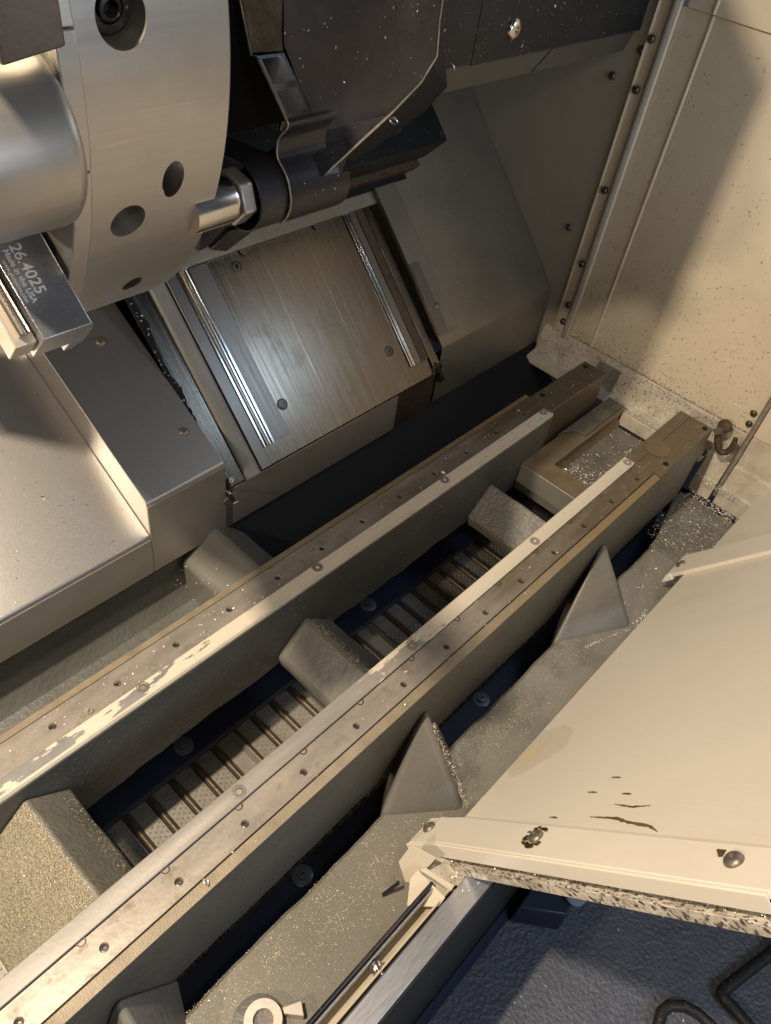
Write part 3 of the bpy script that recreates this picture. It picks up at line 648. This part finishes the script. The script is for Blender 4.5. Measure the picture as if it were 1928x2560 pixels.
# ------------------------------------------------------------------ door panel (sloping 55 degrees into the machine)
dp = thing('door_panel', (.7, .1, -.1), 'large sloping beige sheet metal door panel with riveted flanges', 'door')
NP = Vector((0, 1.45, 1)).normalized(); UP = Vector((0, -1, 1.45)).normalized()
def dpt(x, t, n=0): return Vector((x, .109, -.1))+UP*t+NP*n     # t up the slope from the lower edge
def dslab(x0, x1, t0, t1, n0, n1): return MB().hull([dpt(x0, t0, n0), dpt(x1, t0, n0), dpt(x1, t1, n0), dpt(x0, t1, n0)], [dpt(x0, t0, n1), dpt(x1, t0, n1), dpt(x1, t1, n1), dpt(x0, t1, n1)])
dslab(.385, .97, 0, .62, -.004, 0).build('main_sheet', DOOR, dp, .0006)
dslab(.9705, 1.249, -.004, .62, -.012, -.008).build('far_sheet', DOOR, dp, .0006)
b = MB(); pr = [(.4055, .0), (.4055, .0022), (.4045, .003), (.3655, .003), (.3635, .0005), (.3612, .0042), (.3600, .003), (.3588, -.012), (.3596, -.012), (.361, -.001), (.364, -.002)]
b.loft([[dpt(x+(-.006 if t < -.02 else 0), t, n) for x, n in pr] for t in (-.052, 0, .2, .395)]); b.build('near_flange', DOORF, dp, .0003)
b = MB(); b.hull([dpt(.3545, -.053, .003), dpt(.402, -.035, .003), dpt(.402, -.035, -.02), dpt(.3545, -.053, -.03)], [dpt(.3545, -.0515, .003), dpt(.402, -.0335, .003), dpt(.402, -.0335, -.02), dpt(.3545, -.0515, -.03)]); b.build('end_lip', DOORF, dp)
b = MB(); b.loft([[dpt(.406, t, 0), dpt(.402, t, 0.0029), dpt(.39, t, .0029), dpt(.39, t, -.003)] for t in (-.036, 0)]); b.build('flange_corner', DOORF, dp)
dslab(.369, .40, -.04, .395, -.0205, -.0135).build('gap_filler', RUST, dp)
dslab(.3592, .3605, -.012, .42, -.035, -.0225).build('lower_hem', DOORP, dp, .0008)
dslab(.3606, .42, -.012, .42, -.0255, -.0225).build('lower_hem', DOORP, dp)
# far flange
b = MB(); pr = [(.949, 0), (.949, .006), (1.012, .006), (1.012, -.008)]
b.loft([[dpt(x+.002*(t < 0), t, n) for x, n in pr] for t in (-.03, .0, .3, .62)]); b.build('far_flange', DOORF, dp, .0006)
b = MB(); b.hull([dpt(.949, -.03, .0062), dpt(.985, -.03, .0062), dpt(.985, -.022, .0062), dpt(.949, -.022, .0062)], [dpt(.949, -.045, -.004), dpt(.975, -.045, -.004), dpt(.975, -.022, -.004), dpt(.949, -.022, -.004)]); b.build('flange_tab', DOORF, dp, .0008)
riv = button_head(.0082, .0045, SCREWR, 'rivet'); qn = toward(NP)
def on_door(y): return (.109-y)/(-UP.y)
for x, y in ((.3835, .131), (.3885, .03), (.3885, -.0935)):
    inst('rivet', riv, dp, dpt(x, on_door(y), .003), qn)
inst('rivet', riv, dp, dpt(.978, on_door(.1185), .0061), qn)
def patch(name, mt, pts, w=None):
    b = MB()
    if w is None: b.hull([dpt(x, on_door(y), .00006) for x, y in pts], [dpt(x, on_door(y), .00012) for x, y in pts])
    else:
        top = []; bot = []
        P = []
        for (x0, y0), (x1, y1) in zip(pts, pts[1:]):
            for k in range(6): P.append((x0+(x1-x0)*k/6, y0+(y1-y0)*k/6))
        P.append(pts[-1])
        for i, (x, y) in enumerate(P):
            ww = w*(.35+.65*math.sin(math.pi*min(1, (i+.6)/len(P))))*random.uniform(.6, 1.25)
            top.append(dpt(x+ww, on_door(y), .0003)); bot.append(dpt(x-ww*random.uniform(.6, 1.2), on_door(y), .0003))
        n = len(P); vs = top+bot; b.add(vs, [(i, i+1, n+i+1, n+i) for i in range(n-1)])
    return b.build(name, mt, dp, smooth=0)
patch('bare_patch', STAINM, [(.424, .005), (.425, -.013), (.421, -.023), (.419, -.037), (.413, -.044)], .0021)
patch('bare_patch', STAINM, [(.443, -.005), (.441, -.018), (.444, -.029)], .0015)
for x, y in ((.458, -.008), (.481, .008), (.458, .017), (.419, .031)): patch('bare_patch', STAINM, [(x, y+.0035), (x+.0004, y), (x, y-.0035)], .0013)
def blob(cx, cy, rx, ry, n=26, seed=1):
    rr = random.Random(seed); return [(cx+rx*math.cos(a)*(1+.16*math.sin(3*a+seed)+rr.uniform(-.06, .06)), cy+ry*math.sin(a)*(1+.14*math.sin(2*a+seed)+rr.uniform(-.06, .06))) for a in [2*math.pi*k/n for k in range(n)]]
M_, nt, bs = nodes('damp_stain'); bs.inputs['Roughness'].default_value = .4
tcn = nt.nodes.new('ShaderNodeTexCoord'); mp = nt.nodes.new('ShaderNodeMapping'); mp.inputs['Scale'].default_value = (36, 70, 52)
nz = nt.nodes.new('ShaderNodeTexNoise'); nz.inputs['Scale'].default_value = 1.6; nz.inputs['Detail'].default_value = 5
ln = nt.nodes.new('ShaderNodeVectorMath'); ln.operation = 'LENGTH'; ad = nt.nodes.new('ShaderNodeMath'); ad.operation = 'ADD'
cr = nt.nodes.new('ShaderNodeValToRGB'); e = cr.color_ramp.elements
e[0].position = .35; e[0].color = (.66, .54, .33, 1); e[1].position = .95; e[1].color = (.615, .55, .445, 1)
e2 = cr.color_ramp.elements.new(.68); e2.color = (.60, .525, .41, 1)
nt.links.new(tcn.outputs['Object'], mp.inputs[0]); nt.links.new(mp.outputs[0], ln.inputs[0]); nt.links.new(mp.outputs[0], nz.inputs[0])
nt.links.new(ln.outputs['Value'], ad.inputs[0]); nt.links.new(nz.outputs[0], ad.inputs[1])
sc2 = nt.nodes.new('ShaderNodeMath'); sc2.operation = 'MULTIPLY'; sc2.inputs[1].default_value = .5
nt.links.new(ad.outputs[0], sc2.inputs[0]); nt.links.new(sc2.outputs[0], cr.inputs[0]); nt.links.new(cr.outputs[0], bs.inputs['Base Color'])
st = patch('damp_stain', M_, [(x, min(y, .1085)) for x, y in blob(.530, .0985, .046, .024, 40, seed=4)])
cen = dpt(.522, on_door(.1005))-wl(dp)
for v in st.data.vertices: v.co -= cen
st.location = cen
# bared ring round the middle rivet
for k in range(60):
    a = math.radians(random.uniform(120, 400)); r = random.uniform(.0105, .0150)
    x = .3885+r*math.cos(a); y = .03-r*.57*math.sin(a)*1.0
    o = patch('bare_patch', STAINM, [(x, y+.0014), (x+.0003, y), (x, y-.0014)], .0017); o.location += NP*.003
for k in range(5):
    o = patch('bare_patch', STAINM, [(.394+.0015*k-.003, -.085+.0006*k), (.394+.0015*k-.003, -.0875)], .0014); o.location += NP*.003

# ------------------------------------------------------------------ door track and sill
dt = thing('door_track', (.1, .07, -.15), 'long door guide track with silver bar and small roller beside the ledge', 'track')
MB().prism([(.0905, -.155), (.0905, -.1), (.0885, -.0985), (.0865, -.1), (.0865, -.155)], -.4, .329).build('guide_wall', BLKOX, dt, .0006)
MB().prism([(.0855, -.155), (.0855, -.103), (.0842, -.102), (.0830, -.103), (.0830, -.155)], -.4, .328).build('guide_wall', STAIN, dt, .0004)
MB().box(-.4, .329, .0728, .0829, -.155, -.128).build('channel_floor', mat('channel_enamel', (.42, .36, .25), .45, 0, var=(30, .15)), dt)
MB().prism([(.0727, -.155), (.0727, -.106), (.0715, -.105), (.0703, -.106), (.0703, -.155)], -.4, .34).build('guide_wall', BEIGE, dt, .0004)
MB().prism([(.0701, -.155), (.0701, -.112), (.0672, -.112), (.0672, -.155)], -.4, .35).build('shadow_strip', RUBSHADE, dt)
MB().box(-.4, .62, .0425, .0670, -.155, -.1).build('silver_bar', SILVER, dt, .0012)
MB().lathe([(.0001, -.0045), (.0066, -.0045), (.0072, -.0035), (.0072, .0035), (.0066, .0045), (.0001, .0045)], 24, (.2315, .0765, -.112), (.3, 1, 0)).build('roller', SHINY, dt)
MB().cyl((.2315, .066, -.112), (.2315, .088, -.112), .003, n=12).build('roller_pin', SCREW, dt)
MB().lathe([(.0045, 0), (.0058, .0008), (.0058, .002), (.0045, .002)], 20, (.231, .0925, -.1596), (0, 0, 1)).build('wire_ring', SCREWR, dt)
sl = thing('front_sill', (.3, .035, -.5), 'black front sill dropping to the dark floor below the door track', 'sill')
MB().prism([(.0422, -.103), (.0405, -.103), (.0265, -.5695), (.019, -.5695), (.019, -.62), (.06, -.62), (.06, -.1565), (.0422, -.1565)], -.5, 1.24).build('sill_face', BLKPAINT, sl)
MB().prism([(.0262, -.569), (.0262, -.545), (.013, -.566), (.013, -.569)], -.5, 1.2).build('sill_foot', NAVY, sl)
MB().box(-.4, 1.2, .061, .09, -.2, -.1615).build('sill_back', RUBSHADE, sl)

# slider bracket carrying the door
br = thing('slider_bracket', (.32, .09, -.12), 'cream folded slider bracket joining door panel to its track', 'bracket')
def plate3(pts, th_, mt, name, par, bev=.0006):
    P = [Vector(p) for p in pts]; n = (P[1]-P[0]).cross(P[2]-P[0]).normalized()*th_
    return MB().hull(P, [p+n for p in P]).build(name, mt, par, bev)
plate3([(.318, .128, -.10), (.336, .128, -.085), (.345, .10, -.085), (.322, .105, -.125), (.315, .112, -.12)], .0025, BEIGE, 'upper_tab', br)
plate3([(.315, .108, -.102), (.327, .108, -.10), (.327, .069, -.10), (.319, .069, -.112), (.298, .094, -.118)], .0025, BEIGE, 'lower_tab', br)
MB().hull([(.327, .106, -.095), (.333, .104, -.095), (.345, .07, -.103), (.338, .069, -.103)], [(.327, .106, -.101), (.333, .104, -.101), (.345, .07, -.109), (.338, .069, -.109)]).build('folded_rib', BEIGE, br, .001)
MB().box(.327, .41, .066, .104, -.125, -.112).build('bracket_base', WALLD, br, .002)
MB().hull([(.30, .125, -.158), (.316, .118, -.135), (.315, .1165, -.137), (.299, .1235, -.158)], [(.301, .127, -.158), (.317, .12, -.135), (.316, .1185, -.137), (.3, .1255, -.158)]).build('pin', RUBSHADE, br)

# ------------------------------------------------------------------ clevis ring on the ledge
cl = thing('clevis_ring', (.128, .128, -.16), 'thick bright steel ring with a pointed tooth standing on the front ledge', 'ring')
b = MB(); b.lathe([(.0095, 0), (.0190, 0), (.0194, .0012), (.0194, .0128), (.0186, .014), (.0102, .014), (.0095, .0132), (.0095, 0)], 48, (.129, .127, -.1598))
b.build('ring', SHINY if False else mat('ring_steel', (.62, .55, .46), .38, .6, bump=(200, .06, 3), var=(60, .1)), cl)
MB().cyl((.129, .127, -.1598), (.129, .127, -.1505), .0094, n=32).build('rough_core', mat('rough_core', (.25, .235, .21), .5, .4, bump=(500, 1, 3, .002)), cl)
MB().hull([(.147, .116, -.1597), (.159, .1005, -.1597), (.166, .113, -.1597), (.149, .122, -.1597)], [(.147, .116, -.1458), (.159, .1005, -.1458), (.1665, .113, -.1458), (.149, .122, -.1458)]).build('tooth', mat('tooth_steel', (.62, .55, .46), .38, .6), cl, .0008)
MB().lathe([(.0001, 0), (.0265, 0), (.0265, .0007), (.025, .0012), (.0001, .0012)], 48, (.126, .129, -.1599)).build('seat', CAST, cl)

# ------------------------------------------------------------------ hoses and box on the floor
h1 = thing('cable', (.7, -.29, -.57), 'thick black dusty cable bent at an elbow on the dark floor', 'cable', )
MB().tube([(.95, -.33, -.52), (.87, -.335, -.553), (.82, -.325, -.56), (.765, -.307, -.56), (.73, -.296, -.56), (.712, -.291, -.56), (.706, -.291, -.56), (.703, -.298, -.56), (.703, -.31, -.56), (.700, -.325, -.56), (.696, -.345, -.56), (.69, -.38, -.56)], .0095, 14).build('sheath', HOSE, h1, 0, 2, 60)
h2_ = thing('cable', (.63, -.25, -.57), 'black dusty cable curled in a loop at the bottom edge', 'cable')
MB().tube([(.575, -.27, -.56), (.583, -.252, -.56), (.597, -.238, -.56), (.615, -.233, -.56), (.632, -.238, -.56), (.648, -.255, -.56), (.655, -.275, -.56), (.655, -.298, -.56), (.65, -.33, -.56)], .0085, 14).build('sheath', HOSE, h2_, 0, 2, 60)
jb = thing('junction_box', (.58, -.01, -.57), 'small dark box on the floor under the door edge', 'box')
MB().hull([(.553, .012, -.569), (.60, -.055, -.569), (.66, -.04, -.569), (.64, .018, -.569)], [(.553, .012, -.505), (.60, -.05, -.505), (.66, -.04, -.505), (.64, .018, -.505)]).build('box_body', NAVY, jb, .003)
MB().lathe([(.0001, 0), (.0175, .002), (.016, .005), (.0001, .006)], 32, (.632, -.042, -.5), (0, 0, 1)).build('rim_ring', mat('pale_blue_plastic', (.35, .42, .5), .35, 0), jb)

# ------------------------------------------------------------------ chips
def flake(b, p, s, nrm=Vector((0, 0, 1)), flat=.5):
    q = toward(nrm) @ Matrix.Rotation(random.uniform(0, 6.28), 3, 'Z').to_quaternion()
    ln = s*random.uniform(.6, 1.6); wd = s*random.uniform(.22, .5); c = random.uniform(-1, 1)*s*.5; tl = random.uniform(-flat, flat)
    pts = []
    for k in range(3):
        t = (k-1)*ln*.5; bend = c*(1-(k-1)**2)
        for e in (-1, 1): pts.append(Vector((t, e*wd*.5+bend*.5, abs(bend)*.5+wd*.25+e*wd*.5*tl+random.uniform(0, .2)*s)))
    b.add([Vector(p)+q @ v for v in pts], [(0, 1, 3, 2), (2, 3, 5, 4)])
def curl(b, p, r, turns=1.2, wd=.0012, nrm=(0, 0, 1)):
    q = toward(nrm) @ Matrix.Rotation(random.uniform(0, 6.28), 3, 'Z').to_quaternion() @ Matrix.Rotation(random.uniform(.6, 1.5), 3, 'X').to_quaternion()
    n = int(12*turns); vs = []
    for k in range(n+1):
        a = 2*math.pi*turns*k/n; rr = r*(1-.35*k/n)
        for e in (0, 1): vs.append(Vector(p)+q @ Vector((rr*math.cos(a), rr*math.sin(a), e*wd+k*wd*.12))+Vector(nrm)*r*.6)
    b.add(vs, [(2*k, 2*k+1, 2*k+3, 2*k+2) for k in range(n)])
def scatter(b, n, fn, s0, s1, nrm=(0, 0, 1)):
    nrm = Vector(nrm)
    for _ in range(n):
        p = fn()
        if p is not None: flake(b, p, random.uniform(s0, s1)*random.choice((.7, 1, 1, 1.4)), nrm)
U_ = random.uniform; G_ = random.gauss
def rect(x0, x1, y0, y1, z): return lambda: Vector((U_(x0, x1), U_(y0, y1), z))
def clump(x, y, z, sx, sy, ymin=-9, ymax=9): 
    def f():
        yy = G_(y, sy); return Vector((G_(x, sx), yy, z)) if ymin < yy < ymax else None
    return f
c1 = MB()
scatter(c1, 260, rect(.975, 1.2, .28, .37, -.0995), .0018, .0038)
scatter(c1, 260, clump(1.0, .335, -.099, .018, .022, .28, .372), .0018, .0036)
scatter(c1, 240, clump(1.15, .30, -.099, .05, .012, .28, .372), .002, .004)
scatter(c1, 160, clump(1.16, .395, -.0745, .03, .008, .384, .412), .002, .0036)
scatter(c1, 900, lambda: Vector((U_(1.206, 1.232), min(.42, max(.23, G_(.32, .045))), -.0785+U_(0, .003))), .0018, .0034)
scatter(c1, 300, lambda: Vector((U_(1.206, 1.234), U_(.225, .5), -.0785)), .0016, .003)
scatter(c1, 1100, rect(1.05, 1.2, .06, .21, -.160), .0010, .0027)
scatter(c1, 320, rect(.88, 1.08, .1, .185, -.1598), .0010, .0024)
scatter(c1, 350, lambda: Vector((U_(1.2, 1.229), U_(.1, .21), -.166)), .002, .004)
scatter(c1, 160, lambda: Vector((U_(.86, .9), U_(.105, .125), -.1595)), .0015, .0028)
scatter(c1, 120, lambda: (lambda k: Vector((.762+.085*k+G_(0, .0012), .152-.03*k+G_(0, .0012), -.1592)))(U_(0, 1)), .0014, .0024)
scatter(c1, 200, lambda: Vector((U_(1.214, 1.231), U_(.12, .205), -.128)), .0015, .003)
tag(c1.build('metal_chips', CHIP, smooth=0), kind='stuff')
c2 = MB()
scatter(c2, 90, rect(-.02, .5, .434, .464, .0002), .0012, .0026)
scatter(c2, 60, rect(.6, 1.0, .42, .464, .001), .0013, .0028)
scatter(c2, 30, rect(1.0, 1.16, .42, .464, .001), .0013, .0028)
scatter(c2, 70, rect(.1, 1.15, .218, .276, .0008), .0012, .0026)
scatter(c2, 160, rect(.3, 1.2, .49, .6, -.1655), .0013, .0028)
scatter(c2, 60, rect(.5, 1.2, .215, .2155, -.05), .001, .002, (0, -1, 0)) if False else None
scatter(c2, 60, lambda: Vector((.4+U_(-.04, .05), U_(.49, .6), -.066-abs(U_(0, .03)))), .0012, .0022)
for _ in range(130):
    x, z = U_(.45, 1.17), U_(-.14, -.012); flake(c2, (x, .2162, z), U_(.0012, .0024), Vector((0, -1, 0)))
for _ in range(90):
    x, z = U_(.55, .98), U_(-.12, -.012); flake(c2, (x, .4132, z), U_(.001, .0022), Vector((0, -1, 0)))
for _ in range(90):
    x, y = U_(.0, .345), U_(.605, .85); flake(c2, (x, y, pl30(y)+.001), U_(.0008, .002), Vector((0, -.5, .866)))
for _ in range(60):
    u = U_(-.01, .3); flake(c2, sp(.47+wob(u, .004, 60)+U_(-.003, .004), u, .001), U_(.0015, .003), Vector((0, -1, 1)))
for _ in range(50):
    y = U_(.63, .9); flake(c2, rp(U_(.93, 1.2), y, .0008), U_(.001, .002), Vector((0, -1, 1)))
for _ in range(40): flake(c2, (U_(.37, .51), .3992, U_(.55, .78)), U_(.0008, .0016), Vector((0, -1, 0)))
for _ in range(30): flake(c2, (U_(.56, 1.24), .5975, U_(.485, .7)), U_(.0012, .003), Vector((0, -1, 0)))
for _ in range(420): flake(c2, dpt(U_(.364, .369), U_(-.035, .39), -.0215+U_(0, .006)), U_(.001, .0026), Vector((-.6, .5, .6)))
for _ in range(120): flake(c2, (U_(.335, .40), U_(.046, .1), -.0995 if random.random() < .6 else -.111), U_(.001, .0024))
for _ in range(70): flake(c2, (U_(.45, 1.0), U_(-.4, .0), -.5695), U_(.0015, .004))
for _ in range(260):
    x, y = U_(-.1, .345), U_(.602, .95); flake(c2, (x, y, pl30(y)+.001), U_(.0005, .0011), Vector((0, -.5, .866)))
for _ in range(120):
    x, y = U_(.35, .46), U_(.605, .85); flake(c2, (x, y, .057+pl30(y)+.001), U_(.0005, .0011), Vector((0, -.5, .866)))
for _ in range(110): flake(c2, (.4, .3, 0) if False else (U_(.0, .42), U_(.434, .462), .0003), U_(.0008, .0022))
for _ in range(160): flake(c2, (U_(-.05, .4), .4127, U_(-.004, .0)), U_(.0006, .0014), Vector((0, -1, 1)))
tag(c2.build('loose_chips', CHIP, smooth=0), kind='stuff')
c3 = MB()
for _ in range(24000):
    x = U_(-.02, .9); y = U_(.095, .187)
    d = .75*math.exp(-((y-.165-.012*math.sin(x*17))/.024)**2)*(1.0 if x < .36 else .35+.65*math.exp(-((x-.57)/.06)**2))
    d *= .65+.5*math.sin(x*31+y*90)*math.sin(x*57-y*130)
    if U_(0, 1) < d+.03: flake(c3, (x, y, -.1599), U_(.0006, .0013))
for _ in range(1500):
    x = .07-abs(G_(0, .03)); y = U_(.28, .41); flake(c3, (x, y, -.0225-(.07-x)*.92), U_(.0006, .0013), Vector((-.6, 0, .8)))
for _ in range(500):
    x = .444+G_(.004, .008); y = U_(.285, .405); flake(c3, (x, y, -.0605-abs(.444-x)*.95), U_(.0006, .0015), Vector((0, 0, 1)))
for _ in range(350): flake(c3, (U_(.09, .108), U_(.28, .4), -.0475), U_(.0006, .0013), Vector((.6, 0, .8)))
for _ in range(300):
    k = U_(0, 1); flake(c3, (.45+.002*G_(0, 1), .2-.078*k, -.061-.098*k), U_(.0006, .0014))
for _ in range(500):
    x = abs(G_(0, .22))+.1; flake(c3, (x, .4128, U_(-.118, -.01)), U_(.0007, .0014), Vector((0, -1, 0)))
tag(c3.build('golden_chip_dust', CHIPG, smooth=0), kind='stuff')
c4 = MB()
for _ in range(1900):
    z = .52*U_(0, 1)**3-.02; y = U_(.178, .54); flake(c4, (WX-.0004, y, z), U_(.0007, .0024), Vector((-1, 0, 0)), .2)
for _ in range(260): flake(c4, (WX-.0004, U_(-.05, .165), U_(-.02, .3)), U_(.0008, .0022), Vector((-1, 0, 0)), .2)
for _ in range(700):
    t = U_(0, 1); flake(c4, (WX-.0045-.0135*t, U_(.22, .6), -.0225-.051*t), U_(.001, .0028), Vector((-1, 0, .4)), .2)
for _ in range(60): flake(c4, (U_(.0, .35), (y := U_(.61, .85)), pl30(y)+.001), U_(.001, .0026), Vector((0, -.5, .866)))
tag(c4.build('dark_chip_flecks', CHIPD, smooth=0), kind='stuff')
CURLS = [((.484, .6, -.03), .006, 'bright curled chip hanging under the seam between stepped cover and saddle'),
         ((.452, .598, -.085), .007, 'bright thin curl on the dark gap below the screwed skirt'),
         ((.4765, .597, .02), .007, 'tangled bright curl at the lower end of the black sealant seam'),
         ((.474, .3985, .538), .0045, 'bright hooked curl hanging from the angled edge of the turret housing'),
         ((.386, .398, .545), .0035, 'small bright ring chip stuck on the curled sheet edge'),
         ((.80, .597, .478), .006, 'small curl caught on the lower edge of the black overhead panel'),
         ((.16, .4395, .002), .004, 'small curl by a bolt hole on the far rail'),
         ((.73, .436, .001), .005, 'small curl beside a strip screw on the shaded part of the far rail'),
         ((.14, .223, .001), .004, 'thin dark curl on the near rail close to its golden edge')]
for p, r, lab in CURLS:
    b = MB(); curl(b, (0, 0, 0), r, U_(.9, 1.6)); o = b.build('chip_curl', CHIP, None, 0, 2, 60, loc=p)
    tag(o, lab, 'metal chip', 'curled chips')
